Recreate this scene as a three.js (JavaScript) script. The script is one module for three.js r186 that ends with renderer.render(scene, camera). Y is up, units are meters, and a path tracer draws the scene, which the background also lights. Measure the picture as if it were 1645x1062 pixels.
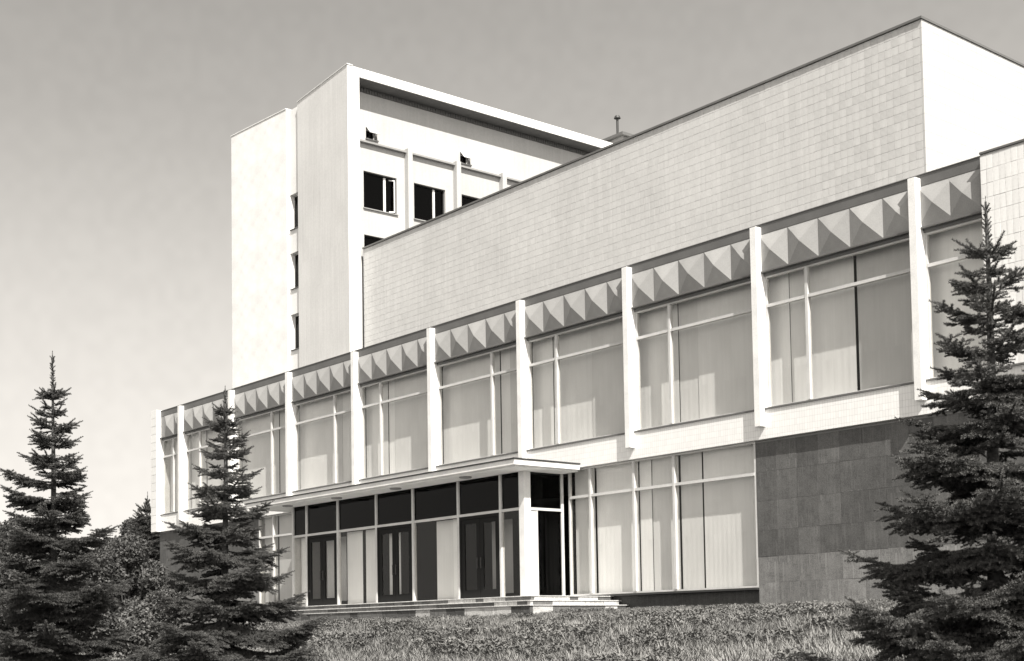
import * as THREE from 'three';
import { mergeGeometries } from 'three/addons/utils/BufferGeometryUtils.js';
import { RoundedBoxGeometry } from 'three/addons/geometries/RoundedBoxGeometry.js';

// ---------------------------------------------------------------- camera, sky, sun, exposure
const EXPO = 1.92;
const scene = new THREE.Scene();
const camera = new THREE.PerspectiveCamera(2 * Math.atan(531 / 2180.67) * 180 / Math.PI, 1645 / 1062, 0.1, 3000);
camera.position.set(70.5789, -0.6128, 34.0189);
camera.rotation.set(0.0548, 0.8836, -0.0162, 'YXZ');
camera.setViewOffset(1645, 1062, 5.8, -364.4, 1645, 1062);      // rising front of a view camera
camera.updateMatrixWorld(); camera.updateProjectionMatrix();
const renderer = new THREE.WebGLRenderer({ antialias: true });
renderer.setSize(1024, 661);
renderer.toneMapping = THREE.LinearToneMapping;
renderer.toneMappingExposure = EXPO;
renderer.shadowMap.enabled = true;

const SUN_EL = 50 * Math.PI / 180, SUN_PHI = 19 * Math.PI / 180;
const toSun = new THREE.Vector3(Math.cos(SUN_EL) * Math.cos(SUN_PHI), Math.sin(SUN_EL), Math.cos(SUN_EL) * Math.sin(SUN_PHI));
const sun = new THREE.DirectionalLight(new THREE.Color(1.0, 0.962, 0.9), 4.8);
sun.position.set(25, 8, 0).addScaledVector(toSun, 150); sun.target.position.set(25, 8, 0);
sun.castShadow = true; sun.shadow.mapSize.set(4096, 4096);
Object.assign(sun.shadow.camera, { left: -70, right: 70, top: 60, bottom: -60, near: 1, far: 320 });
scene.add(sun, sun.target);

function rng(seed) { let a = seed >>> 0; return () => { a = (a + 0x6D2B79F5) | 0; let t = Math.imul(a ^ (a >>> 15), 1 | a); t = (t + Math.imul(t ^ (t >>> 7), 61 | t)) ^ t; return ((t ^ (t >>> 14)) >>> 0) / 4294967296; }; }
// periodic value noise
function makeNoise(seed) {
  const r = rng(seed), T = new Float32Array(4096); for (let i = 0; i < 4096; i++) T[i] = r();
  return (x, y, per) => {
    const xi = Math.floor(x), yi = Math.floor(y), fx = x - xi, fy = y - yi, u = fx * fx * (3 - 2 * fx), v = fy * fy * (3 - 2 * fy);
    const m = (n) => ((n % per) + per) % per, g = (a, b) => T[(m(a) * 57 + m(b) * 131 + (m(a) * m(b)) * 7) & 4095];
    const a = g(xi, yi), b = g(xi + 1, yi), c = g(xi, yi + 1), d = g(xi + 1, yi + 1);
    return a + (b - a) * u + (c - a) * v + (a - b - c + d) * u * v;
  };
}
const N1 = makeNoise(11), N2 = makeNoise(29);
const fbm = (x, y, per, oct = 4) => { let s = 0, a = 0.5, n = 0; for (let i = 0; i < oct; i++) { s += a * N1(x, y, per); n += a; x *= 2; y *= 2; per *= 2; a *= 0.5; } return s / n; };

{ // grey summer sky, paler towards the horizon
  const W = 2048, H = 1024, d = new Float32Array(W * H * 4);
  const K = [[-90, .16], [-3, .30], [0, .95], [5, .93], [9, .83], [13, .70], [17, .56], [21, .435], [25, .36], [32, .32], [90, .30]];
  for (let j = 0; j < H; j++) {
    const el = (j + .5) / H * 180 - 90; let k = 0; while (k < K.length - 2 && el > K[k + 1][0]) k++;
    const t = (el - K[k][0]) / (K[k + 1][0] - K[k][0]), L = K[k][1] + (K[k + 1][1] - K[k][1]) * t;
    for (let i = 0; i < W; i++) {
      const E = el * Math.PI / 180, A = (i + .5) / W * 2 * Math.PI - Math.PI; // direction of this texel, for the haze around the sun
      const cg = Math.cos(E) * Math.cos(A) * toSun.x + Math.sin(E) * toSun.y + Math.cos(E) * Math.sin(A) * toSun.z;
      const glow = el > 0 ? 1 + 2.6 * Math.pow((1 + cg) / 2, 3) : 1;
      const w = el > 0 && el < 60 ? 1 + 0.03 * (fbm(i / W * 16, j / H * 24, 16, 4) - .5) + .06 * (N2(i / W * 1024, j / H * 512, 1024) - .5) : 1, o = (j * W + i) * 4, v = L * w * glow / EXPO;
      d[o] = v * 1.05; d[o + 1] = v; d[o + 2] = v * .93; d[o + 3] = 1;
    }
  }
  const t = new THREE.DataTexture(d, W, H, THREE.RGBAFormat, THREE.FloatType);
  t.mapping = THREE.EquirectangularReflectionMapping; t.magFilter = t.minFilter = THREE.LinearFilter; t.wrapS = THREE.RepeatWrapping; t.needsUpdate = true;
  scene.background = t; scene.environment = t; scene.environmentIntensity = 1;
}

// ---------------------------------------------------------------- textures and materials
function tex(size, metres, fn, srgb) {
  const d = new Uint8Array(size * size * 4);
  for (let j = 0; j < size; j++) for (let i = 0; i < size; i++) {
    const v = Math.max(0, Math.min(255, Math.round(255 * fn(i / size, j / size)))), o = (j * size + i) * 4; d[o] = d[o + 1] = d[o + 2] = v; d[o + 3] = 255;
  }
  const t = new THREE.DataTexture(d, size, size); t.wrapS = t.wrapT = THREE.RepeatWrapping; t.magFilter = THREE.LinearFilter; t.minFilter = THREE.LinearMipmapLinearFilter; t.generateMipmaps = true;
  t.repeat.set(1 / metres, 1 / metres); t.needsUpdate = true; if (srgb) t.colorSpace = THREE.SRGBColorSpace; return t;
}
const weather = tex(1024, 9, (u, v) => {
  const blot = fbm(u * 6, v * 6, 6, 5), streak = fbm(u * 90, v * 3, 90, 2), grain = fbm(u * 160, v * 160, 160, 2);
  return .90 + .16 * (blot - .5) + .11 * (streak - .5) + .10 * (grain - .5);
});
const stoneWear = (u, v) => { const c = fbm(u * 40, v * 2, 40, 2); return c > .66 ? (c - .66) * 1.6 : 0; };
const stoneTex = tex(512, 1.7, (u, v) => .74 + stoneWear(u, v) + .38 * (fbm(u * 8, v * 8, 8, 5) - .5) + .55 * (N2(u * 120, v * 120, 120) - .5) + .12 * (N1(u * 60, v * 4, 60) - .5));
const concTex = tex(512, 2.3, (u, v) => .86 + .22 * (fbm(u * 6, v * 6, 6, 5) - .5) + .14 * (N2(u * 130, v * 130, 130) - .5));
const grain = tex(512, .8, (u, v) => .5 + .6 * (fbm(u * 60, v * 60, 60, 3) - .5));
const clothTex = tex(512, 2.6, (u, v) => .90 + .12 * (fbm(u * 5, v * 2, 5, 3) - .5) + .05 * (N2(u * 60, v * 1, 60) - .5) + .05 * (N1(u * 200, v * 200, 200) - .5));
const bandTile = tex(1024, 1.6, (u, v) => { // glazed facing tiles 10 x 20 cm: joints only, relief comes from the bump
  const a = (u * 16) % 1, b = (v * 8) % 1; return (a < .07 || b < .035) ? .25 : .8 + .15 * N2(Math.floor(u * 16) + .5, Math.floor(v * 8) + .5, 16);
});
const bandCol = tex(1024, 1.6, (u, v) => { const a = (u * 16) % 1, b = (v * 8) % 1; const t = .93 + .07 * N2(Math.floor(u * 16) * 1.0, Math.floor(v * 8) * 1.0, 16); return ((a < .07 || b < .035) ? .76 : 1) * t; });
const bandColBig = bandCol.clone(); bandColBig.repeat.set(1 / 4.2, 1 / 4.2); bandColBig.needsUpdate = true;
const soilTex = tex(1024, 7, (u, v) => .55 + .7 * (fbm(u * 10, v * 10, 10, 5) - .5) + .35 * (N2(u * 200, v * 200, 200) - .5));
const barkTex = tex(256, .5, (u, v) => .6 + .7 * (fbm(u * 24, v * 8, 8, 3) - .5));

const C = (v, w = 1) => new THREE.Color().setRGB(v * 1.005, v, v * .985 * w);
const std = (v, o = {}) => new (o.specularIntensity ? THREE.MeshPhysicalMaterial : THREE.MeshStandardMaterial)({ color: C(v), roughness: .85, ...o });
const M = {
  tower: std(.76, { map: weather, bumpMap: grain, bumpScale: .003, roughness: .9 }),
  white: std(.84, { map: weather, bumpMap: grain, bumpScale: .002, roughness: .8 }),
  panelWhite: std(.85, { map: concTex, bumpMap: grain, bumpScale: .002, roughness: .9 }),
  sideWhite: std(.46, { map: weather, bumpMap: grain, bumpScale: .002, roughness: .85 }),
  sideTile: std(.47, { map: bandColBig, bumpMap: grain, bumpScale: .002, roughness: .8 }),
  canopy: std(.9, { map: concTex, roughness: .8 }),
  pillar: std(.88, { map: concTex, bumpMap: grain, bumpScale: .002, roughness: .75 }),
  mortar: std(.5, { map: concTex }),
  hallTile: [.58, .59, .60, .595, .575].map(v => std(v, { map: weather, roughness: .7 })),
  pierTile: [.78, .82, .84].map(v => std(v, { map: weather, roughness: .45 })),
  band: std(.84, { map: bandCol, bumpMap: bandTile, bumpScale: .006, roughness: .4 }),
  concrete: std(.30, { map: concTex, bumpMap: grain, bumpScale: .004 }),
  concretePale: std(.58, { map: concTex }),
  concreteDark: std(.30, { map: concTex, bumpMap: grain, bumpScale: .003 }),
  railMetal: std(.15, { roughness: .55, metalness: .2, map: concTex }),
  darkMetal: std(.045, { roughness: .5, metalness: .3 }),
  frame: std(.62, { roughness: .5, map: concTex }),
  frameWhite: std(.8, { roughness: .5, map: concTex }),
  wood: std(.012, { roughness: .8, specularIntensity: .4, map: concTex }),
  stone: [.105, .118, .132, .112, .14, .095].map(v => std(v, { map: stoneTex, bumpMap: stoneTex, bumpScale: .004, roughness: .75 })),
  stoneLight: [.21, .24, .26, .19].map(v => std(v, { map: stoneTex, bumpMap: stoneTex, bumpScale: .004, roughness: .85 })),
  step: [.07, .10, .16, .55, .62].map(v => std(v, { map: stoneTex, bumpMap: stoneTex, bumpScale: .008, roughness: .9 })),
  tread: std(.60, { map: stoneTex, bumpMap: stoneTex, bumpScale: .004, roughness: .9 }),
  plinth: std(.075, { map: stoneTex, bumpMap: stoneTex, bumpScale: .006 }),
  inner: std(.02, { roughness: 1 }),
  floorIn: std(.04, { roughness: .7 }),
  roof: std(.10, { map: stoneTex }),
  glass: new THREE.MeshPhysicalMaterial({ color: C(.95), roughness: .03, transmission: 1, thickness: 0, ior: 1.3, specularIntensity: .55 }),
  glassDark: new THREE.MeshPhysicalMaterial({ color: C(.22), roughness: .05, transmission: 1, thickness: 0, ior: 1.25, specularIntensity: .5 }),
  lamp: std(.7, { roughness: .3 }),
  bark: std(.09, { map: barkTex, bumpMap: barkTex, bumpScale: .01 }),
  twig: std(.07),
  ground: std(.105, { map: soilTex, bumpMap: soilTex, bumpScale: .05, roughness: 1 }),
};
const cloth = [.58, .70, .77, .82, .87, .92].map(v => new THREE.MeshStandardMaterial({ color: new THREE.Color().setRGB(v * .985, v, v * 1.03), map: clothTex, roughness: 1, side: THREE.DoubleSide }));

// ---------------------------------------------------------------- helpers
const used = {};
function numbered(n) { const k = used[n] = (used[n] ?? -1) + 1; return k ? n + '_' + String(k).padStart(3, '0') : n; }
function uvm(g) { // uv in metres from position, by dominant normal
  const p = g.attributes.position, n = g.attributes.normal, uv = new Float32Array(p.count * 2);
  for (let i = 0; i < p.count; i++) {
    const ax = Math.abs(n.getX(i)), ay = Math.abs(n.getY(i)), az = Math.abs(n.getZ(i));
    if (ay > ax && ay > az) { uv[2 * i] = p.getX(i); uv[2 * i + 1] = p.getZ(i); } else if (ax > az) { uv[2 * i] = p.getZ(i) + 3.3; uv[2 * i + 1] = p.getY(i); } else { uv[2 * i] = p.getX(i); uv[2 * i + 1] = p.getY(i); }
  }
  g.setAttribute('uv', new THREE.BufferAttribute(uv, 2)); return g;
}
// box from its extents; r rounds the edges
function B(x0, x1, y0, y1, z0, z1, r = 0) {
  const w = x1 - x0, h = y1 - y0, d = z1 - z0;
  let g = r ? new RoundedBoxGeometry(w, h, d, 1, r) : new THREE.BoxGeometry(w, h, d);
  if (g.index && r) g = g.toNonIndexed();
  g.translate((x0 + x1) / 2, (y0 + y1) / 2, (z0 + z1) / 2); return uvm(g);
}
function mg(list) { return list.length === 1 ? list[0] : mergeGeometries(list.map(g => g.index ? g.toNonIndexed() : g)); }
function mesh(name, geos, mat, parent) {
  const m = new THREE.Mesh(mg(Array.isArray(geos) ? geos : [geos]), mat); m.name = numbered(name); m.castShadow = m.receiveShadow = true; parent.add(m); return m;
}
function group(name, parent) { const g = new THREE.Group(); g.name = numbered(name); parent.add(g); return g; }
function tag(o, label, category, grp) { o.userData = { ...o.userData, label, category }; if (grp) o.userData.group = grp; return o; }
function poly(pts, y0, y1) { // vertical prism over an x,z outline
  const s = new THREE.Shape(pts.map(([x, z]) => new THREE.Vector2(x, -z)));
  const g = new THREE.ExtrudeGeometry(s, { depth: y1 - y0, bevelEnabled: false }); g.rotateX(-Math.PI / 2); g.translate(0, y0, 0); return uvm(g);
}
const pick = (r, a) => a[Math.floor(r() * a.length)];

// ---------------------------------------------------------------- ground
const clamp = THREE.MathUtils.clamp;
function groundY(x, z) {
  const t = Math.max(z + 1, (-6 - x) * .8, (x - 56) * .5), c = .09 - .028 * clamp(t, 0, 5) - .078 * clamp(t - 5, 0, 29);
  const soft = clamp((t - 5) / 8, 0, 1);
  return c + .10 * soft * (fbm(x * .35 + 50, z * .35 + 50, 1024, 3) - .5);
}
{
  const axis = (a, b, fa, fb, step) => { const o = []; let s = step; for (let v = fa; v > a; v -= (s *= 1.35)) o.unshift(v); if (o[0] > a) o.unshift(a); for (let v = fa + step; v < fb; v += step) o.push(v); s = step; for (let v = fb; v < b; v += (s *= 1.35)) o.push(v); o.push(b); return o; };
  const X = axis(-1500, 1500, -60, 90, 1), Z = axis(-1500, 1500, -40, 50, 1), pos = [], idx = [], uv = [];
  for (const z of Z) for (const x of X) { pos.push(x, groundY(x, z), z); uv.push(x, z); }
  const n = X.length;
  for (let j = 0; j < Z.length - 1; j++) for (let i = 0; i < n - 1; i++) { const a = j * n + i; idx.push(a, a + n, a + 1, a + 1, a + n, a + n + 1); }
  const g = new THREE.BufferGeometry(); g.setAttribute('position', new THREE.Float32BufferAttribute(pos, 3)); g.setAttribute('uv', new THREE.Float32BufferAttribute(uv, 2)); g.setIndex(idx); g.computeVertexNormals();
  const m = mesh('ground', g, M.ground, scene); m.userData = { kind: 'structure' };
}

// ---------------------------------------------------------------- the building
const bld = group('public_building', scene);
tag(bld, 'large white modernist public building with tall pillared glass front and tower block', 'building');
const YT = 12.5, SILL = 6.5, BAND0 = 5.5;

// low block shell
mesh('roof', B(-3.3, 52.9, 12.15, 12.28, -24, -.62), M.roof, bld);
mesh('roof_fascia', [B(-2.85, 50.2, 12.21, 12.53, -.62, -.232), B(-2.85, 50.2, 12.535, 12.56, -.64, -.21)], M.railMetal, bld);
mesh('back_wall', B(-3.3, 52.9, -.3, 12.14, -24.3, -24.003), M.tower, bld);
mesh('side_wall', B(-3.6, -3.303, -.3, 12.5, -24.3, -1.0), M.tower, bld);
mesh('side_wall', B(52.903, 53.2, -.3, 12.5, -24.3, -.62), M.white, bld);
mesh('floor_slab', [B(-3.3, 52.9, 5.52, 6.2, -24, -.91), B(-3.3, 52.9, .30, .60, -24, -1.2)], M.floorIn, bld);
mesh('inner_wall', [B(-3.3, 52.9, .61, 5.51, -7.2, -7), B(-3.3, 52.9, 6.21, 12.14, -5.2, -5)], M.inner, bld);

// spandrel band
mesh('spandrel', B(-2.85, 53.2, BAND0, 6.44, -.90, -.20), M.band, bld);
mesh('window_sill', B(-2.85, 50.2, 6.443, 6.50, -.60, -.165), M.railMetal, bld);

// frieze of pyramids
mesh('frieze_wall', B(-2.85, 50.2, 10.98, 12.207, -.60, -.245), M.concrete, bld);
mesh('frieze_rail', [B(-2.85, 50.2, 10.93, 10.977, -.60, -.15), B(-2.85, 50.2, 10.84, 10.925, -.60, -.30)], M.railMetal, bld);
{
  const make = (dx, dy, h) => { // four faced pyramid, apex a little off centre from casting
    const w = .594, t = .606, a = [dx, dy, h], p = [[-w, -t, 0], [w, -t, 0], [w, t, 0], [-w, t, 0]], v = [];
    for (let i = 0; i < 4; i++) v.push(...p[i], ...p[(i + 1) % 4], ...a);
    const g = new THREE.BufferGeometry(); g.setAttribute('position', new THREE.Float32BufferAttribute(v, 3)); g.computeVertexNormals(); return uvm(g);
  };
  const vars = [make(0, 0, .18), make(.015, -.01, .175), make(-.012, .01, .185)], r = rng(5);
  const mats = [.33, .36, .39, .345].map(v => std(v, { map: concTex, bumpMap: grain, bumpScale: .004 }));
  const put = (x) => { const m = new THREE.Mesh(pick(r, vars), pick(r, mats)); m.name = numbered('pyramid'); m.position.set(x, 11.595, -.243); m.castShadow = m.receiveShadow = true; bld.add(m); };
  for (let k = 0; k < 8; k++) for (let i = 0; i < 5; i++) put(6 * k + .6 + 1.2 * i);
  put(-.6); put(-1.8); put(48.6); put(49.8 - .21);
}
// nine pillars
for (let k = 0; k < 9; k++) mesh('pillar', B(6 * k - .13, 6 * k + .13, 5.89, 12.44, -.42, .04, .012), M.pillar, bld);

// end piers
{
  const left = group('end_pier', bld), r = rng(77);
  mesh('pier_core', B(-3.59, -2.87, 5.5, 12.6, -1.0, .0), M.mortar, left);
  for (let i = 0; i < 15; i++) { const y = 5.5 + i * .474; mesh('block', B(-3.6 - r() * .006, -2.86 + r() * .006, y + .006, y + .468, -.45, .05 + r() * .006, .008), pick(r, M.pierTile), left); }
  const right = group('tiled_pier', bld);
  mesh('pier_core', B(50.2, 53.18, 6.45, 12.5, -.61, -.03), M.concretePale, right);
  mesh('coping', B(50.2, 53.22, 12.503, 12.56, -.64, .03), M.railMetal, right);
  const g = new RoundedBoxGeometry(.181, .392, .03, 1, .004); uvm(g);
  for (let i = 0; i < 16; i++) for (let j = 0; j < 15; j++) {
    const m = new THREE.Mesh(g, pick(r, M.pierTile)); m.name = numbered('tile'); m.position.set(50.3 + i * .187, 6.66 + j * .3985, -.014 + r() * .006); m.rotation.set((r() - .5) * .012, (r() - .5) * .012, 0); m.receiveShadow = true; right.add(m);
  }
}

// one glazed bay: frame, mullions, transom, panes
function glazing(name, x0, x1, y0, y1, z, mull, ty, parent, fm = M.frame, gm = M.glass, jamb = .07) {
  const w = group(name, parent), f = [];
  f.push(B(x0, x0 + jamb, y0, y1, z - .06, z + .06), B(x1 - jamb, x1, y0, y1, z - .06, z + .06), B(x0 + jamb, x1 - jamb, y0, y0 + .06, z - .06, z + .06), B(x0 + jamb, x1 - jamb, y1 - .06, y1, z - .06, z + .06));
  mesh('frame', f, fm, w);
  for (const m of mull) mesh('mullion', B(m - .055, m + .055, y0 + .06, y1 - .06, z - .06, z + .09, .006), fm, w);
  const xs = [x0 + jamb, ...mull, x1 - jamb];
  for (let i = 0; i < xs.length - 1; i++) {
    const a = xs[i] + (i ? .055 : 0), b = xs[i + 1] - (i < xs.length - 2 ? .055 : 0);
    mesh('transom', B(a, b, ty - .05, ty + .05, z - .06, z + .075), fm, w);
    mesh('pane', B(a, b, y0 + .06, ty - .05, z - .004, z + .004), gm, w);
    mesh('pane', B(a, b, ty + .05, y1 - .06, z - .004, z + .004), gm, w);
  }
  return w;
}
// curtain: pleated cloth sheet
function curtain(x0, x1, y0, y1, z, mat, seed, label, grp, amp = .0018) {
  const nx = Math.max(8, Math.round((x1 - x0) / .035)), r = rng(seed), ph = r() * 9, g = new THREE.PlaneGeometry(x1 - x0, y1 - y0, nx, 4), p = g.attributes.position, f = 22 + r() * 12;
  for (let i = 0; i < p.count; i++) { const x = p.getX(i), y = p.getY(i), t = .5 - y / (y1 - y0); p.setZ(i, amp * (.5 + .5 * t) * (Math.sin(x * f + ph + .5 * Math.sin(x * 3.1 + ph)) + .5 * Math.sin(x * f * .37 + ph * 2)) ); }
  g.translate((x0 + x1) / 2, (y0 + y1) / 2, z); g.computeVertexNormals();
  const uv = g.attributes.uv; for (let i = 0; i < uv.count; i++) uv.setXY(i, p.getX(i), p.getY(i));
  return tag(mesh('curtain', g, mat, scene), label, 'curtain', grp);
}
const ord = ['first', 'second', 'third', 'fourth', 'fifth', 'sixth', 'seventh', 'eighth', 'ninth'];
const ZG = -.42;
const bays = [ // pillar index, mullion offsets, curtain panels [from, to, tone]
  [0, [1.8], [[.2, 1.75, 3], [1.8, 5.8, 2]]],
  [1, [3.8], [[.2, 3.8, 2], [3.85, 5.8, 1]]],
  [2, [3.8], [[.2, 3.1, 3], [3.12, 3.78, 1], [3.82, 5.8, 2]]],
  [3, [1.7], [[.2, 1.68, 3], [1.72, 2.2, 5], [2.2, 5.8, 2]]],
  [4, [3.8], [[.2, 3.8, 2], [3.85, 4.45, 4], [4.45, 5.8, 1]]],
  [5, [1.8], [[.2, 1.1, 4], [1.12, 3.3, 2], [3.32, 5.8, 1]]],
  [6, [1.8], [[.2, 1.8, 2], [1.82, 2.7, 1], [2.72, 5.8, 2]]],
  [7, [1.8], [[.2, .75, 5], [.76, 3.28, 2], [3.40, 5.8, 0]]],
];
const placeWord = { 1: [''], 2: ['left', 'right'], 3: ['left', 'middle', 'right'] };
const toneWord = ['dark grey', 'medium grey', 'grey', 'light grey', 'pale', 'white'];
for (const [k, mull, cur] of bays) {
  const x = 6 * k;
  glazing('window', x + .13, x + 5.87, SILL, 10.84, ZG, mull.map(m => x + m), 9.86, bld);
  cur.forEach(([a, b, t], i) => curtain(x + (i ? a : -.12), x + b, 6.35, 10.9, -.80 - .02 * (i % 2), cloth[t], k * 10 + i + 1, `${placeWord[cur.length][i]} ${toneWord[t]} curtain in upper window between ${ord[k]} and ${ord[k + 1]} pillars from left`, null));
}
glazing('window', -2.86, -.13, SILL, 10.84, ZG, [-1.5], 9.86, bld);
glazing('window', 48.13, 50.2, SILL, 10.84, ZG, [], 9.86, bld);
curtain(-2.8, -.2, 6.35, 10.9, -.80, cloth[2], 91, 'grey curtain in the narrow upper window left of the first pillar');
curtain(47.88, 50.15, 6.35, 10.9, -.80, cloth[4], 92, 'pale curtain in narrow upper window right of ninth pillar, behind the spruce');

// ground floor: stone walls, glazing, plinth
const ZS = -.36;
function stoneWall(x0, x1, cw, seed) {
  const w = group('stone_wall', bld), r = rng(seed); w.userData.label = 'dark grey stone-clad ground floor wall';
  mesh('wall_core', B(x0 + .01, x1 - .01, -.4, 5.495, -1.1, ZS - .03), M.concreteDark, w);
  const ys = [-.3, .84, 1.69, 2.54, 3.5, 4.46, 5.42], n = Math.round((x1 - x0) / cw), W = (x1 - x0) / n;
  for (let j = 0; j < 6; j++) for (let i = 0; i < n; i++) {
    const s = r() * .007, m = mesh('stone_tile', B(x0 + i * W + .002, x0 + (i + 1) * W - .002, ys[j] + .002, ys[j + 1] - .002, ZS - .03, ZS + s, .003), j < 2 ? pick(r, M.stoneLight) : pick(r, M.stone), w);
    const uv = m.geometry.attributes.uv, ou = r() * 9, ov = r() * 9; for (let q = 0; q < uv.count; q++) uv.setXY(q, uv.getX(q) + ou, uv.getY(q) + ov);
  }
}
stoneWall(41.55, 53.2, .83, 21); stoneWall(-3.3, 8.4, .83, 22);
mesh('plinth', B(8.41, 41.54, -.4, .62, -1.1, -.5), M.plinth, bld);
mesh('plinth_ledge', B(34.62, 41.54, .623, .70, -1.1, -.27, .008), M.darkMetal, bld);
mesh('plinth_ledge', B(8.41, 15.4, .623, .70, -1.1, -.27, .008), M.darkMetal, bld);
glazing('window', 32.34, 41.54, .70, 5.49, -.42, [33.56, 35.86, 37.85], 4.42, bld, M.frame);
glazing('window', 8.41, 15.5, .70, 5.49, -.42, [9.9, 12.6], 4.42, bld, M.frame);
curtain(32.4, 33.5, .72, 5.48, -.66, cloth[2], 101, 'narrow grey curtain in ground floor window beside the entrance porch');
curtain(33.6, 35.8, .72, 5.48, -.66, cloth[4], 102, 'wide pale curtain in ground floor window, second panel right of the porch');
curtain(35.9, 36.5, .72, 5.48, -.63, cloth[5], 103, 'narrow bright white curtain in the ground floor window right of the porch');
curtain(36.5, 37.8, .72, 5.48, -.66, cloth[2], 104, 'grey curtain right of the narrow white curtain in ground floor window');
curtain(37.9, 38.9, .72, 5.48, -.66, cloth[2], 105, 'grey curtain left of the thin dark gap in ground floor window');
curtain(38.97, 41.5, .72, 5.48, -.66, cloth[3], 106, 'light grey curtain at the right end of the ground floor window beside stone wall');
curtain(8.5, 9.85, .72, 5.48, -.66, cloth[0], 107, 'dark grey curtain in ground floor window behind the middle spruce', null);
curtain(10, 12.5, .72, 5.48, -.66, cloth[0], 108, 'dark grey curtain in ground floor window just left of the entrance porch, left half');
curtain(12.7, 15.4, .72, 5.48, -.66, cloth[1], 109, 'medium grey curtain in ground floor window touching the left side of the porch');

// entrance porch
{
  const p = bld, z = 1.75, y0 = .68, ty = 3.95, y1 = 5.33;
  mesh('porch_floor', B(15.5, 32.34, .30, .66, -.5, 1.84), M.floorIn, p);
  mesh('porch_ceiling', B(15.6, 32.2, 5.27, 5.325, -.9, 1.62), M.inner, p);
  const posts = [15.55, 16.77, 19.43, 22.48, 25.18, 28.25, 30.89];
  for (const x of posts) mesh('porch_post', B(x - .06, x + .06, y0, y1, z - .08, z + .08, .008), M.frame, p);
  mesh('corner_post', B(32.02, 32.34, .66, y1, 1.52, 1.84, .012), M.frameWhite, p);
  const xs = [...posts, 32.08];
  for (let i = 0; i < 7; i++) {
    const a = xs[i] + .06, b = xs[i + 1] - .06;
    mesh('porch_transom', B(a, b, ty - .05, ty + .05, z - .05, z + .06), M.frame, p);
    const w = group('porch_window', p);
    mesh('pane', B(a, b, ty + .05, y1, z - .005, z + .005), M.glassDark, w);
    if (i === 1 || i === 3 || i === 5) { // doors
      const d = group('entrance_door', p), c = (a + b) / 2;
      mesh('door_frame', [B(a, a + .09, y0, ty - .05, z - .05, z + .05), B(b - .09, b, y0, ty - .05, z - .05, z + .05), B(a + .09, b - .09, ty - .17, ty - .05, z - .05, z + .05)], M.wood, d);
      for (const s of [0, 1]) {
        const l = s ? c + .008 : a + .098, r = s ? b - .098 : c - .008;
        mesh('door_leaf', [B(l, l + .2, y0 + .02, ty - .18, z - .035, z + .025), B(r - .2, r, y0 + .02, ty - .18, z - .035, z + .025), B(l + .2, r - .2, y0 + .02, y0 + .34, z - .035, z + .025), B(l + .2, r - .2, ty - .36, ty - .18, z - .035, z + .025)], M.wood, d);
        mesh('door_pane', B(l + .2, r - .2, y0 + .34, ty - .36, z - .01, z), M.glass, d);
        const hx = s ? l + .1 : r - .1; const k = new THREE.CylinderGeometry(.022, .022, .42, 8); k.translate(hx, 2.05, z + .085);
        const k1 = B(hx - .015, hx + .015, 1.88, 1.91, z + .02, z + .085), k2 = B(hx - .015, hx + .015, 2.19, 2.22, z + .02, z + .085);
        mesh('handle', [k, k1, k2], M.darkMetal, d);
      }
    } else mesh('pane', B(a, b, y0, ty - .05, z - .005, z + .005), M.glass, w);
  }
  mesh('porch_sill', B(15.49, 32.36, .60, .68, z - .1, z + .11, .008), M.frameWhite, p);
  // right side of the porch
  const sx = 32.18, w = group('porch_window', p);
  mesh('post', B(sx - .06, sx + .06, y0, y1, -.2, -.08), M.frame, w);
  mesh('post', B(sx - .06, sx + .06, y0, ty - .05, 1.1, 1.17), M.frame, w);
  mesh('transom', B(sx - .06, sx + .07, ty - .05, ty + .05, -.08, 1.52), M.frame, w);
  mesh('pane', B(sx - .005, sx + .005, ty + .05, y1, -.08, 1.52), M.glassDark, w);
  mesh('pane', B(sx - .005, sx + .005, y0, ty - .05, -.08, 1.1), M.glassDark, w);
  mesh('side_panel', B(sx - .04, sx + .03, y0, ty - .05, 1.17, 1.52), M.frameWhite, w);
  mesh('porch_sill', B(32.0, 32.38, .60, .68, -.26, 1.64, .008), M.frameWhite, p);
  mesh('porch_side', B(15.45, 15.56, y0, y1, -.3, 1.66), M.frame, p);
  const cz = z - .33;
  curtain(15.65, 16.55, .7, 3.9, cz, cloth[4], 201, 'narrow pale curtain at the far left end of the entrance porch glazing');
  curtain(19.6, 20.85, .7, 3.9, cz, cloth[4], 202, 'pale curtain in porch glazing just right of the leftmost entrance door');
  curtain(21.1, 22.35, .7, 3.9, cz, cloth[3], 203, 'light grey curtain in porch glazing just left of the middle entrance door');
  curtain(22.75, 23.6, .9, 3.8, cz - .1, cloth[4], 204, 'pale curtain behind the glass of the middle entrance door, left leaf');
  curtain(26.3, 27.55, .7, 3.9, cz, cloth[3], 205, 'light grey curtain in porch glazing between middle and right entrance doors');
  curtain(27.55, 28.15, .7, 3.9, cz + .1, cloth[5], 206, 'bright white curtain strip beside the left edge of the right entrance door');
  curtain(31.72, 32.05, .7, 3.9, cz + .12, cloth[4], 207, 'narrow pale curtain just left of the white corner post of the porch', null, .015);
  curtain(17.1, 17.75, .9, 3.8, cz - .5, cloth[2], 208, 'grey curtain strip behind the leftmost entrance door, left leaf', null, .02);
  curtain(18.3, 18.75, .9, 3.8, cz - .5, cloth[1], 209, 'grey curtain strip behind the leftmost entrance door, right leaf', null, .02);
  curtain(28.5, 29.8, .9, 3.8, cz - 1.1, cloth[0], 210, 'dim grey curtain behind the glass of the right entrance door');
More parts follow.
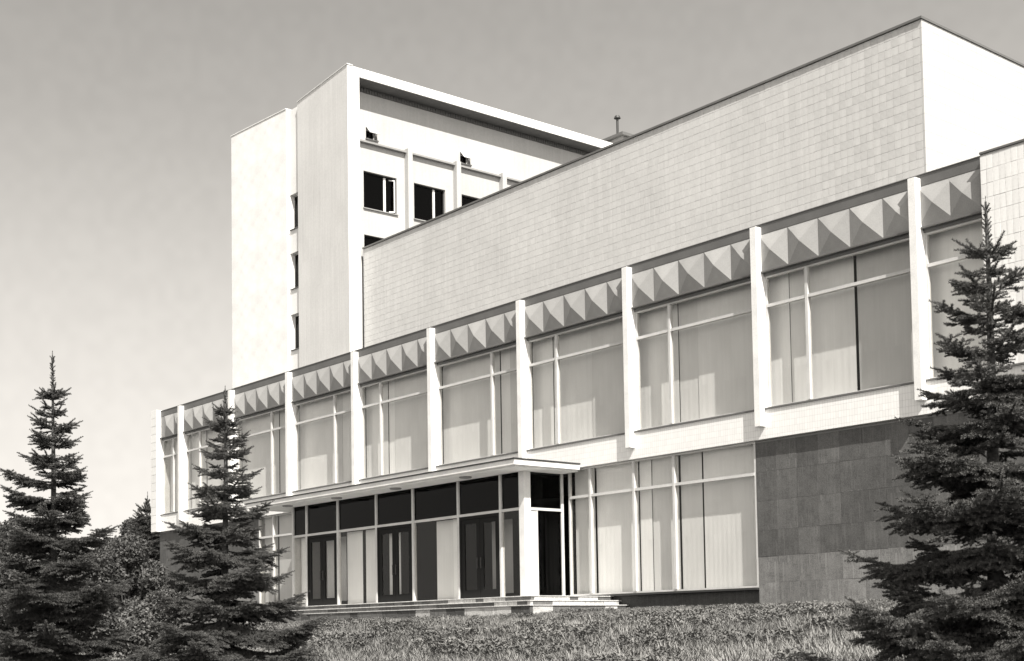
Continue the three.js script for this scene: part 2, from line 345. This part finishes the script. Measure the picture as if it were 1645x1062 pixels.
  { const g = curtain(-.35, .35, .7, 3.9, 0, cloth[4], 211, 'pale curtain in the right side glazing of the porch beside the ground floor window', null, .02); g.geometry = g.geometry.clone(); g.rotation.y = Math.PI / 2; g.position.set(31.95, 0, .16); }
}
// canopy over the entrance
{
  const c = group('canopy', bld);
  mesh('canopy_slab', [B(13.2, 33.2, 5.40, 5.60, -.19, 3.0, .012), B(13.32, 33.08, 5.333, 5.405, -.19, 2.86, .01)], M.canopy, c);
  mesh('canopy_flashing', [B(13.17, 33.23, 5.602, 5.65, 2.9, 3.04), B(13.17, 13.29, 5.602, 5.65, -.19, 2.9), B(33.11, 33.23, 5.602, 5.65, -.19, 2.9)], M.darkMetal, c);
  mesh('canopy_roof', B(13.29, 33.11, 5.602, 5.63, -.19, 2.9), M.roof, c);
  for (const x of [16.2, 20.4, 24.9, 29.6]) { const g = new THREE.CylinderGeometry(.24, .22, .05, 28); g.translate(x, 5.305, 2.45); const g2 = new THREE.TorusGeometry(.225, .025, 6, 28); g2.rotateX(Math.PI / 2); g2.translate(x, 5.318, 2.45); mesh('ceiling_lamp', [g, g2], M.concreteDark, c); }
}

// hall block above the low roof
{
  const h = group('upper_hall', bld), x0 = 17.31, x1 = 47.7, zf = -1.1, yt = 17.6;
  mesh('hall_core', B(x0, x1 - .001, 12.29, yt, -20, zf - .035), M.mortar, h);
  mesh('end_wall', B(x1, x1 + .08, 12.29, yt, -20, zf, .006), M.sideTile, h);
  mesh('coping', [B(x0, x1 + .12, yt + .003, yt + .075, -1.55, zf + .06), B(x1 - .35, x1 + .12, yt + .003, yt + .07, -20, -1.552)], M.railMetal, h);
  mesh('hall_roof', B(x0, x1 - .36, yt + .003, yt + .03, -20, -1.56), M.roof, h);
  const w = .25, t = .264, nx = Math.round((x1 - x0) / w), W = (x1 - x0) / nx, r = rng(300), g = new RoundedBoxGeometry(W - .006, t - .006, .034, 1, .003);
  const gs = [0, 1, 2].map(i => { const q = g.clone(); uvm(q); const uv = q.attributes.uv; for (let k = 0; k < uv.count; k++) uv.setXY(k, uv.getX(k) + i * 2.7, uv.getY(k) + i * 1.9); return q; });
  const rows = 20, list = [];
  for (let j = 0; j < rows; j++) for (let i = 0; i < nx; i++) list.push([x0 + (i + .5) * W, yt - .005 - (j + .5) * t, i]);
  list.sort((a, b) => b[2] - a[2]);
  const inst = M.hallTile.map(() => []);
  list.forEach(([x, y], k) => {
    const mi = Math.floor(r() * M.hallTile.length), dz = r() * .003, a = (r() - .5) * .004, b = (r() - .5) * .004;
    if (k < 300) { const m = new THREE.Mesh(gs[mi % 3], M.hallTile[mi]); m.name = numbered('wall_tile'); m.position.set(x, y, zf - .017 + dz); m.rotation.set(a, b, 0); m.receiveShadow = true; h.add(m); }
    else { const o = gs[mi % 3].clone(); o.rotateX(a); o.rotateY(b); o.translate(x, y, zf - .017 + dz); inst[mi].push(uvm(o)); }
  });
  // the farther tiles joined, with their tone kept as vertex colours
  const all = []; inst.forEach((L, mi) => { for (const q of L) { const n = q.attributes.position.count, c = new Float32Array(n * 3).fill([.58, .59, .605, .595, .575][mi] / .605); q.setAttribute('color', new THREE.BufferAttribute(c, 3)); all.push(q); } });
  const m = mesh('wall_tiles', all, std(.605, { map: weather, roughness: .7, vertexColors: true }), h); m.userData.kind = 'stuff';
}

// tower
{
  const t = group('tower', bld), YR = 26.37, y0 = 12.29;
  mesh('wall_panel', poly([[5.6, -.39], [10.75, -.80], [10.75, -1.5], [5.6, -1.5]], y0, YR), M.panelWhite, t);
  mesh('wall_panel', poly([[11.85, -.80], [17.3, -.3], [17.3, -.98], [16.2, -.98], [16.2, -1.5], [11.85, -1.5]], y0, YR), M.tower, t);
  // vertical slot with three windows
  const wins = [[20.0, 21.85], [16.93, 18.82], [13.8, 15.66]].reverse(); let y = y0; const slot = [];
  for (const [a, b] of wins) { slot.push(B(10.753, 11.847, y, a, -1.5, -.93)); y = b; } slot.push(B(10.753, 11.847, y, YR - .1, -1.5, -.93)); mesh('slot_wall', slot, M.white, t);
  for (const [a, b] of wins) {
    const w = group('slot_window', t);
    mesh('jamb', [B(10.753, 10.86, a, b, -1.5, -.94), B(11.76, 11.847, a, b, -1.5, -.94)], M.white, w);
    mesh('frame', [B(10.86, 10.92, a, b, -1.22, -1.14), B(11.70, 11.76, a, b, -1.22, -1.14), B(10.92, 11.70, a, a + .06, -1.22, -1.14), B(10.92, 11.70, b - .06, b, -1.22, -1.14)], M.frame, w);
    mesh('pane', B(10.92, 11.70, a + .06, b - .06, -1.184, -1.176), M.glassDark, w);
    mesh('sill', B(10.87, 11.75, a + .001, a + .045, -1.13, -.87), M.railMetal, w);
  }
  mesh('tower_core', [B(5.6, 15.0, y0, YR - .12, -22, -1.9), B(5.6, 5.8, y0, YR - .12, -1.9, -1.51)], M.inner, t);
  mesh('tower_roof', B(5.55, 15.9, YR - .115, YR - .02, -22, -1.51), M.roof, t);
  mesh('roof_edge', [poly([[5.57, -.36], [10.74, -.77], [10.74, -1.1], [5.57, -.8]], YR + .003, YR + .05), poly([[11.86, -.77], [17.33, -.27], [17.33, -.6], [11.86, -1.1]], YR + .003, YR + .05)], M.frameWhite, t);
  // side facade with the wide frame
  mesh('roof_slab', B(15.9, 17.3, 25.93, YR, -22, -.983), M.white, t);
  const hole = (Z0, Z1, Y0, Y1) => { const p = new THREE.Path(); p.moveTo(Z0, Y0); p.lineTo(Z1, Y0); p.lineTo(Z1, Y1); p.lineTo(Z0, Y1); p.closePath(); return p; };
  const wallX = (zA, zB, yA, yB, xA, xB, holes) => { const s = new THREE.Shape([[zA, yA], [zB, yA], [zB, yB], [zA, yB]].map(q => new THREE.Vector2(...q))); for (const q of holes) s.holes.push(hole(...q)); const g = new THREE.ExtrudeGeometry(s, { depth: xB - xA, bevelEnabled: false }); g.rotateY(-Math.PI / 2); g.translate(xB, 0, 0); return uvm(g); };
  // shape lies in (z,y); after the turn its x is world z and its depth runs along -x
  const small = [0, 1, 2].map(i => [-2.58 - i * 5.75, -1.92 - i * 5.75, 23.42, 23.98]);
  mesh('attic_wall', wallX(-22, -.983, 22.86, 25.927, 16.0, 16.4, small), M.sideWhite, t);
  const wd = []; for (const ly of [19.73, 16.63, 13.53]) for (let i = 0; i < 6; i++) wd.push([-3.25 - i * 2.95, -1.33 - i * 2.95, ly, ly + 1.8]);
  { const L = []; for (let z = -21.9; z < -1.05; z += .16) L.push(B(16.405, 16.455, 25.66, 25.89, z, z + .10)); L.push(B(16.402, 16.42, 25.64, 25.89, -21.95, -1.0)); mesh('slab_shadow_ribs', L, M.railMetal, t); mesh('slab_shadow_board', B(16.41, 17.22, 25.895, 25.927, -21.95, -1.0), M.railMetal, t); }  // dark ribs and board added to stand for the roof slab's shadow
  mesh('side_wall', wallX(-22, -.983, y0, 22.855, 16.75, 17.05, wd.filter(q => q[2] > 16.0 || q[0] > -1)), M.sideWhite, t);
  mesh('ledge', B(16.41, 17.24, 22.858, 22.94, -22, -.99), M.concrete, t);
  mesh('inner_wall', B(15.3, 15.32, y0, 25.92, -22, -1.6), M.inner, t);
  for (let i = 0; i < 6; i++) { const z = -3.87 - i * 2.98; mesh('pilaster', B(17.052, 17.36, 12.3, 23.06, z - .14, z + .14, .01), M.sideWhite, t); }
  for (const [za, zb, ya, yb] of wd.filter(q => q[2] > 16.0)) {
    const w = group('window', t), zm = za + .62, x = 16.86;
    const bar = (z0, z1, yy0, yy1) => B(x - .05, x + .05, yy0, yy1, z0, z1);
    mesh('frame', [bar(za, za + .07, ya, yb), bar(zb - .07, zb, ya, yb), bar(za + .07, zb - .07, ya, ya + .07), bar(za + .07, zb - .07, yb - .07, yb)], M.wood, w);
    mesh('mullion', bar(zm - .06, zm + .06, ya + .07, yb - .07), M.frameWhite, w);
    mesh('pane', B(x - .004, x + .004, ya + .07, yb - .07, zm + .06, zb - .07), M.glassDark, w);
    mesh('pane', B(x - .004, x + .004, ya + .07, yb - .07, za + .07, zm - .06), M.glassDark, w);
    mesh('sill', B(16.95, 17.13, ya - .05, ya - .003, za - .04, zb + .04), M.concreteDark, w);
    if (za > -4) { // casement standing open
      const c = group('casement', w); c.position.set(17.0, 0, za + .08); c.rotation.y = -.55;
      mesh('sash', [B(-.02, .02, ya + .1, yb - .1, 0, .05), B(-.02, .02, ya + .1, yb - .1, .45, .5), B(-.02, .02, ya + .1, ya + .15, .05, .45), B(-.02, .02, yb - .15, yb - .1, .05, .45)].reduce((a, b) => mergeGeometries([a, b])), M.frameWhite, w).applyMatrix4(c.matrixWorld.compose(c.position, c.quaternion, c.scale)); w.remove(c);
    }
  }
  for (const [za, zb, ya, yb] of small) {
    const w = group('vent_window', t);
    mesh('frame', [B(16.05, 16.12, ya, yb, za, za + .05), B(16.05, 16.12, ya, yb, zb - .05, zb), B(16.05, 16.12, ya, ya + .05, za + .05, zb - .05), B(16.05, 16.12, yb - .05, yb, za + .05, zb - .05)], M.frame, w);
    mesh('pane', B(16.08, 16.088, ya + .05, yb - .05, za + .05, zb - .05), M.glassDark, w);
    mesh('sill', B(16.3, 16.5, ya - .06, ya - .003, za - .03, zb + .03), M.railMetal, w);
    const f = B(-.015, .015, -.42, 0, za + .06, zb - .06); f.rotateZ(.75); f.translate(16.42, yb - .02, 0); mesh('flap', f, M.frameWhite, w);
  }
  // stair hut on the roof with a vent pipe
  const hut = group('roof_hut', t);
  mesh('hut_wall', B(14.5, 16.75, YR + .002, 27.25, -20.6, -19.0), M.concreteDark, hut);
  mesh('hut_roof', B(14.3, 16.95, 27.252, 27.42, -20.8, -18.8), M.railMetal, hut);
  const g = new THREE.CylinderGeometry(.07, .07, 1.0, 10); g.translate(16.35, 27.9, -19.0); const g2 = new THREE.CylinderGeometry(.14, .2, .14, 10); g2.translate(16.35, 28.44, -19.0); mesh('vent_pipe', [g, g2], M.darkMetal, hut);
}

// ---------------------------------------------------------------- steps in front of the porch
{
  const s = group('entrance_steps', scene), r = rng(404);
  tag(s, 'low stone steps of mixed dark and pale blocks running along the glazed porch', 'steps');
  mesh('core', [B(13.3, 34.45, -.4, .595, -.49, 3.38), B(13.2, 34.85, -.4, .43, -.49, 3.74), B(13.1, 35.2, -.4, .255, -.49, 4.08)], M.mortar, s);
  const tiers = [[.605, .45, 34.6, 3.5], [.435, .27, 34.98, 3.86], [.26, -.2, 35.35, 4.2]];
  tiers.forEach(([yt, yb, xe, ze], q) => {
    mesh('tread', [B(13.2, xe + .03, yt, yt + .032, ze - .45, ze + .03, .008), B(xe - .42, xe + .03, yt, yt + .032, -.46, ze - .452, .008)], M.tread, s);
    let x = 13.2; while (x < xe - .05) { const w = Math.min(.45 + r() * .75, xe - x), t = clamp((x - 14) / 21, 0, 1); mesh('stone', B(x + .006, x + w - .006, yb, yt - .002, ze - .13, ze - .01 + r() * .015, .008), M.step[r() < .12 + .4 * t * t ? 3 + Math.floor(r() * 2) : Math.floor(r() * 3)], s); x += w; }
    let z = ze - .14; while (z > -.3) { const w = Math.min(.4 + r() * .6, z + .36); mesh('stone', B(xe - .13, xe - .01 + r() * .012, yb, yt - .002, z - w + .006, z - .006, .008), M.step[r() < .7 ? 3 + Math.floor(r() * 2) : 1 + Math.floor(r() * 2)], s); z -= w; }
  });
  mesh('platform', B(13.25, 34.2, .597, .648, -.46, 3.04), M.tread, s);
}

// ---------------------------------------------------------------- vegetation
function instanced(name, geo, mat, mats4, cols, parent) {
  const m = new THREE.InstancedMesh(geo, mat, mats4.length); mats4.forEach((q, i) => m.setMatrixAt(i, q)); if (cols) { const c = new THREE.Color(); cols.forEach((v, i) => m.setColorAt(i, c.setRGB(v * 1.01, v, v * .97))); }
  m.name = numbered(name); m.userData.kind = 'stuff'; m.castShadow = m.receiveShadow = true; parent.add(m); return m;
}
const leafMat = (tr = .0, ro = .7) => new THREE.MeshPhysicalMaterial({ color: 0xffffff, roughness: ro, side: THREE.DoubleSide });
function triGeo(v) { const g = new THREE.BufferGeometry(); g.setAttribute('position', new THREE.Float32BufferAttribute(v, 3)); g.computeVertexNormals(); g.setAttribute('uv', new THREE.BufferAttribute(new Float32Array(v.length / 3 * 2), 2)); return g; }
function shootGeo(seed, needles) { // a spruce shoot along +x, one unit long, y up
  const r = rng(seed), v = [];
  for (let i = 0; i < needles; i++) {
    const t = (i + r()) / needles, a = r() * Math.PI * 2, tip = t > .86;
    let ry = Math.cos(a), rz = Math.sin(a); ry = ry * .8 + .25;
    const fw = tip ? 1.1 : .55 + r() * .3, n = Math.hypot(fw, ry, rz), L = .15 * (.8 + .5 * r()), dx = fw / n * L, dy = ry / n * L, dz = rz / n * L;
    const wx = -dy, wy = dx, w = .027 / Math.hypot(wx, wy, 1e-6), q = r() < .5;
    const px = q ? wx * w : 0, py = q ? wy * w : 0, pz = q ? 0 : .027;
    v.push(t - px, -py, -pz, t + px, py, pz, t + dx, dy, dz);
  }
  for (let i = 0; i < 3; i++) { const a = i * 2.1, b = (i + 1) * 2.1, q = .02; v.push(0, q * Math.cos(a), q * Math.sin(a), 0, q * Math.cos(b), q * Math.sin(b), 1, 0, 0); }
  return triGeo(v);
}
const shoots = [shootGeo(1, 84), shootGeo(2, 84), shootGeo(3, 76)];
const needleMat = leafMat(.2, .65);
const V = (x, y, z) => new THREE.Vector3(x, y, z), UP = V(0, 1, 0);
function spruce(x, z, H, R, seed, label, o = {}) {
  const r = rng(seed), t = group('spruce_tree', scene), by = groundY(x, z) - .05; t.position.set(x, by, z);
  tag(t, label, 'spruce');
  const tg = []; const lean = (y) => V(.03 * Math.sin(y * .9 + seed), y, .03 * Math.cos(y * .7 + seed));
  const tc = new THREE.CatmullRomCurve3([0, .2, .4, .6, .8, 1].map(q => lean(q * H)));
  const tr = new THREE.TubeGeometry(tc, 40, 1, 9), p = tr.attributes.position;
  for (let i = 0; i < p.count; i++) { const k = Math.floor(i / 10) / 40, c = tc.getPointAt(k), rad = (o.trunk ?? .11) * (1 - k) + .012; p.setXYZ(i, c.x + (p.getX(i) - c.x) * rad, c.y + (p.getY(i) - c.y) * rad, c.z + (p.getZ(i) - c.z) * rad); }
  tr.computeVertexNormals(); const uvt = tr.attributes.uv; for (let i = 0; i < uvt.count; i++) uvt.setXY(i, uvt.getX(i) * H, uvt.getY(i) * .5); mesh('trunk', tr, M.bark, t);
  const mats = [[], [], []], cols = [[], [], []], wood = [], m = new THREE.Matrix4();
  const sl = o.shoot ?? .17;
  function put(pos, dir, len, thick = 1, dark = 1) {
    const X = dir.clone().normalize(), Z = V(0, 0, 0).crossVectors(X, UP); if (Z.lengthSq() < 1e-4) Z.set(0, 0, 1); Z.normalize(); const Y = V(0, 0, 0).crossVectors(Z, X);
    m.makeBasis(X.multiplyScalar(len), Y.multiplyScalar(sl * 1.38 * thick), Z.multiplyScalar(sl * 1.38 * thick)); m.setPosition(pos);
    const k = Math.floor(r() * 3); mats[k].push(m.clone()); cols[k].push((o.tone ?? .075) * (.75 + .5 * r()) * dark);
  }
  function line(a, dir, L, side, depth) { // foliage along a twig, with side shoots
    const n = Math.max(1, Math.round(L / (sl * .8))), d = dir.clone().normalize(), droop = .12 + .10 * r();
    let pos = a.clone(), cur = d.clone();
    for (let i = 0; i < n; i++) {
      const last = i === n - 1; put(pos, cur, sl * (last ? 1.0 : .95) * (.85 + .3 * r()), last ? 1.05 : .95);
      if (depth > 0) for (const s of [-1, 1]) if (r() < .85) { const q = V(0, 0, 0).crossVectors(cur, UP).normalize().multiplyScalar(s * (.75 + .3 * r())).add(cur.clone().multiplyScalar(.8)); q.y += (r() - .62) * .35; const pp = pos.clone().addScaledVector(cur, sl * .5 * r()); if (depth > 1 && L > .4) line(pp, q, L * .5 * (1 - i / n) + .06, s, depth - 1); else put(pp, q, sl * (.7 + .35 * r())); }
      pos.addScaledVector(cur, sl * .8); cur.y -= droop * .25; if (last) cur.y += .2; cur.normalize();
    }
  }
  let y = o.y0 ?? .35; const top = H - (o.leader ?? .55);
  while (y < top) {
    const f = y / H, tier = .85 + .3 * r(), sp = (o.gap ?? .42) * (.85 + .3 * r()) * (1 - .35 * f), nb = Math.round(6 + 3.4 * (1 - f) + r() * 1.5), a0 = r() * 6.28;
    for (let b = 0; b < nb; b++) {
      const a = a0 + b / nb * 6.283 + (r() - .5) * .5, big = b % 3 === 2 && f < .85 ? .55 : 1;
      const L = Math.max(.14, R * Math.pow(1 - f, o.pow ?? 1) * tier * big * (.72 + .5 * r())), el = THREE.MathUtils.lerp(-.12, .75, Math.pow(f, 2.2)) + (r() - .5) * .16;
      const dir = V(Math.cos(a), 0, Math.sin(a)), base = lean(y + (r() - .5) * .16 + (big < 1 ? .18 : 0)), pts = [], n = 6;
      for (let i = 0; i <= n; i++) { const q = i / n; pts.push(base.clone().addScaledVector(dir, L * q * Math.cos(el)).add(V(0, L * (Math.sin(el) * q - .16 * Math.sin(q * Math.PI) * (1 - f) + .10 * q * q * (1 - f)), 0))); }
      const cv = new THREE.CatmullRomCurve3(pts), wr = .006 + .012 * L;
      const tg = new THREE.TubeGeometry(cv, 8, wr, 5), tp = tg.attributes.position; for (let i = 0; i < tp.count; i++) { const k = Math.floor(i / 6) / 8, c = cv.getPointAt(k), s = 1 - .8 * k; tp.setXYZ(i, c.x + (tp.getX(i) - c.x) * s, c.y + (tp.getY(i) - c.y) * s, c.z + (tp.getZ(i) - c.z) * s); } wood.push(tg);
      // main axis foliage and herringbone twigs
      const st = sl * .45, ns = Math.max(2, Math.round(L / st));
      for (let i = 0; i <= ns; i++) {
        const q = i / ns; if (q * L < .1 * L + .04) continue; const c = cv.getPointAt(Math.min(1, q)), tgt = cv.getTangentAt(Math.min(1, q));
        put(c, tgt, sl * (.9 + .2 * r()));
        if (i === ns) continue;
        for (const s of [-1, 1]) { if (r() < .08) continue; const sd = V(0, 0, 0).crossVectors(tgt, UP).normalize().multiplyScalar(s), d = sd.multiplyScalar(.9 + .2 * r()).addScaledVector(tgt, .75).add(V(0, (r() - .72) * .5, 0)), LL = Math.min(.7, (1 - q) * L * .62 + .06) * (.7 + .5 * r()) * Math.min(1, .35 + q * 2.2); line(c, d, LL, s, LL > .3 ? 2 : 1); }
      }
    }
    y += sp;
  }
  // leader
  for (let q = top - .1; q < H - .1; q += .05) for (let k = 0; k < 3; k++) { const a = r() * 6.28; put(lean(q), V(Math.cos(a) * .7, 1, Math.sin(a) * .7), sl * .55, .8); }
  put(lean(H - .14), UP, sl * 1.3, .6); put(lean(H - .3), UP, sl, .6);
  mesh('branches', wood, M.twig, t);
  mats.forEach((q, k) => instanced('needles', shoots[k], needleMat, q, cols[k], t));
  return mats.reduce((s, q) => s + q.length, 0);
}
let ns = 0;
const at = (px, py, D) => { // a ground spot from a compass bearing and a distance
  const d = V((px - 816.7) / 2180.67, -(py - 895.4) / 2180.67, -1).applyEuler(camera.rotation); const n = Math.hypot(d.x, d.z); return [camera.position.x + d.x / n * D, camera.position.z + d.z / n * D];
};
ns += spruce(62.42, 20.33, 5.46, 2.3, 67, 'large dark spruce filling the right edge in front of the stone wall', { tone: .085, shoot: .15, leader: .5, gap: .5, pow: 1.05, trunk: .1 });
ns += spruce(46.7, 21.55, 5.68, 2.0, 62, 'bushy dark spruce standing before the left part of the glass front', { tone: .08, shoot: .15, leader: .5, gap: .45, trunk: .09 });
ns += spruce(42.53, 23.38, 6.98, 2.0, 63, 'tall slender spruce at the left edge, its tip against open sky', { tone: .065, shoot: .17, leader: .75, gap: .5, trunk: .1 });

{ const [x, z] = at(237, 1000, 112); ns += spruce(x, z, 11.7, 5, 64, 'pointed far conifer beside the left end of the building', { tone: .06, shoot: .6, leader: .8, gap: .8, trunk: .16, y0: 1 }); }
// leafy shrubs and trees: leaf clumps spread through uneven lobes
function clumpGeo(seed, n, size) {
  const r = rng(seed), v = [];
  for (let i = 0; i < n; i++) {
    const a = r() * 6.28, b = Math.acos(2 * r() - 1), d = .35 + .65 * r(), c = V(Math.sin(b) * Math.cos(a), Math.cos(b), Math.sin(b) * Math.sin(a)).multiplyScalar(d);
    const e = new THREE.Euler((r() - .5) * 2, r() * 6.28, (r() - .5) * 1.4), s = size * (.7 + .6 * r());
    const P = [V(0, 0, 0), V(.5, .10, .35), V(1, -.05, 0), V(.5, .10, -.35)].map(q => q.multiplyScalar(s).applyEuler(e).add(c));
    for (const k of [0, 1, 2, 0, 2, 3]) v.push(P[k].x, P[k].y, P[k].z);
  }
  return triGeo(v);
}
const clumps = [clumpGeo(7, 16, .75), clumpGeo(8, 16, .7)], leafM = leafMat(.3, .6);
function leafy(name, cat, x, z, h, rx, rz, seed, tone, cs, count, label, cone = 0) {
  const r = rng(seed), t = group(name, scene), by = groundY(x, z) - .1; t.position.set(x, by, z); tag(t, label, cat);
  const stems = []; const lobes = [];
  const nl = 16; for (let i = 0; i < nl; i++) { const a = r() * 6.28, q = Math.sqrt(r()), yy = .22 + .66 * r(), wd = cone ? (1 - yy) * 1.1 + .08 : Math.sin(Math.min(1, yy * 1.15) * Math.PI * .86 + .3); lobes.push([Math.cos(a) * q * rx * wd * .8, yy * h, Math.sin(a) * q * rz * wd * .8, (cone ? .12 + .28 * (1 - yy) : .22 + .16 * r()) * Math.min(rx, h * .6)]); }
  if (cone) lobes.push([0, h * .95, 0, h * .05], [0, h * .88, 0, h * .07]);
  for (const [a, b, c] of lobes) { const cv = new THREE.CatmullRomCurve3([V(a * .05, 0, c * .05), V(a * .35, b * .45, c * .35), V(a, b, c)]); stems.push(new THREE.TubeGeometry(cv, 6, Math.max(.012, h * .006), 5)); }
  const tk = new THREE.CylinderGeometry(h * .012, h * .024, h * .6, 8); tk.translate(0, h * .3, 0); stems.push(tk);
  mesh('trunk', stems.map(g => g), M.bark, t);
  const mats = [[], []], cols = [[], []], m = new THREE.Matrix4(), e = new THREE.Euler(), qt = new THREE.Quaternion();
  for (let i = 0; i < count; i++) {
    const L = lobes[Math.floor(r() * lobes.length)], a = r() * 6.28, b = Math.acos(2 * r() - 1), d = L[3] * Math.pow(r(), .38) * (1 + .25 * (r() - .5));
    const p = V(L[0] + Math.sin(b) * Math.cos(a) * d, Math.max(.1, L[1] + Math.cos(b) * d * .85), L[2] + Math.sin(b) * Math.sin(a) * d), s = cs * (.6 + .8 * r());
    m.compose(p, qt.setFromEuler(e.set(r() * 6, r() * 6, r() * 6)), V(s, s, s)); const k = i & 1; mats[k].push(m.clone()); cols[k].push(tone * (.65 + .7 * r()));
  }
  mats.forEach((q, k) => instanced('leaves', clumps[k], leafM, q, cols[k], t));
}
const shrubs = [
  [205, 46, 4.2, 1.5, .05, 'leafy shrub between the slender left spruce and the bushy one, taller'],
  [160, 40, 3.2, 1.3, .045, 'dark leafy shrub close behind the foot of the left spruce'],
  [250, 41, 2.6, 1.1, .065, 'paler low shrub touching the left side of the middle spruce'],
  [60, 44, 4.3, 1.8, .045, 'dark shrub behind the left spruce at the left edge'],
  [222, 33, 1.5, .8, .08, 'small pale shrub in front between the two left spruces'],
  [12, 36, 3.0, 1.2, .045, 'dark shrub at the very left edge beside the spruce'],
];
shrubs.forEach(([px, D, h, w, tone, label], i) => { const [x, z] = at(px, 1000, D); leafy('shrub', 'shrub', x, z, h, w, w, 500 + i, tone, .11, Math.round(2600 * w), label); });
const woods = [
  [20, 118, 12, 4.5, 0, 'rounded far tree at the left edge behind the slender spruce'],
  [75, 125, 11.2, 4.2, 0, 'rounded far tree behind the trunk of the slender left spruce'],
  [135, 120, 9.6, 3.6, 0, 'low rounded far tree just right of the slender spruce'],
  [180, 126, 11.3, 3.8, 0, 'rounded far tree midway between the left spruce and building'],
  [216, 118, 12.8, 3.0, 0, 'rounded far tree left of the pointed conifer by the building end'],
  [262, 122, 12.6, 3.0, 0, 'far tree partly hidden behind the left end of the building'],
];
woods.forEach(([px, D, h, w, cone, label], i) => { const [x, z] = at(px, 1000, D); leafy(cone ? 'conifer_tree' : 'deciduous_tree', 'tree', x, z, h, w, w, 700 + i, .05, .24, 8000, label, cone); });

// grass
{
  const blade = (seed) => { const r = rng(seed), v = []; for (let i = 0; i < 11; i++) { const a = r() * 6.28, d = r() * .10, h = .09 + .17 * r(), w = .006 + .004 * r(), lx = Math.cos(a), lz = Math.sin(a), b = .05 + .12 * r(), ox = Math.cos(a * 3) * d, oz = Math.sin(a * 3) * d; const A = [ox - lz * w, 0, oz + lx * w], Bq = [ox + lz * w, 0, oz - lx * w], Cq = [ox + lx * b * .35 - lz * w * .7, h * .6, oz + lz * b * .35 + lx * w * .7], D = [ox + lx * b * .35 + lz * w * .7, h * .6, oz + lz * b * .35 - lx * w * .7], E = [ox + lx * b, h, oz + lz * b]; v.push(...A, ...Bq, ...Cq, ...Bq, ...D, ...Cq, ...Cq, ...D, ...E); } return triGeo(v); };
  const weed = (seed) => { const r = rng(seed), v = []; for (let i = 0; i < 22; i++) { const a = r() * 6.28, u = .03 + .10 * r(), yy = .05 + .16 * r(), s = .035 + .03 * r(), e = new THREE.Euler((r() - .5) * 1.6, a, .9 * r() - .1), c = V(Math.cos(a) * u * .4, yy, -Math.sin(a) * u * .4); const P = [V(0, 0, 0), V(.5, .08, .3), V(1, -.05, 0), V(.5, .08, -.3)].map(q => q.multiplyScalar(s).applyEuler(e).add(c)); for (const k of [0, 1, 2, 0, 2, 3]) v.push(P[k].x, P[k].y, P[k].z); } return triGeo(v); };
  const geos = [blade(1), blade(2), weed(3), weed(4)], mats = geos.map(() => []), cols = geos.map(() => []), r = rng(900), m = new THREE.Matrix4(), q = new THREE.Quaternion(), e = new THREE.Euler(), pv = V(0, 0, 0);
  for (let i = 0; i < 130000; i++) {
    const x = 6 + r() * 60, z = -.3 + r() * 24; if (x < 35.5 && z < 4.3) continue; if (z < -.1 && x < 53) continue;
    const y = groundY(x, z); pv.set(x, y, z).project(camera); if (Math.abs(pv.x) > 1.08 || pv.y < -1.25 || pv.y > 1) continue;
    const n = fbm(x * .9 + 7, z * .9 + 3, 1024, 3), n2 = fbm(x * .33 + 70, z * .33, 1024, 2), k = n > .61 ? 2 + (i & 1) : i & 1;
    const s = (.55 + .7 * r()) * (.65 + .8 * n) * (x < 37 && z < 5.6 ? .4 : .5 + .5 * clamp((z - 3) / 7, 0, 1)); m.compose(V(x, y - .02, z), q.setFromEuler(e.set((r() - .5) * .4, r() * 6.28, (r() - .5) * .4)), V(s * 1.15, s, s * 1.15));
    mats[k].push(m.clone()); cols[k].push((k > 1 ? .115 : .165) * (.6 + .7 * r()) * (.65 + .7 * n2));
  }
  const g = group('grass', scene); g.userData = { kind: 'stuff', label: 'rough uncut lawn of grass and weeds on the bank before the building', category: 'grass' };
  const gm = leafMat(.3, .7); geos.forEach((q, k) => instanced(k > 1 ? 'weeds' : 'blades', q, gm, mats[k], cols[k], g));
  console.log('shoots', ns, 'grass', mats.map(q => q.length).join(' '));
}
renderer.render(scene, camera);
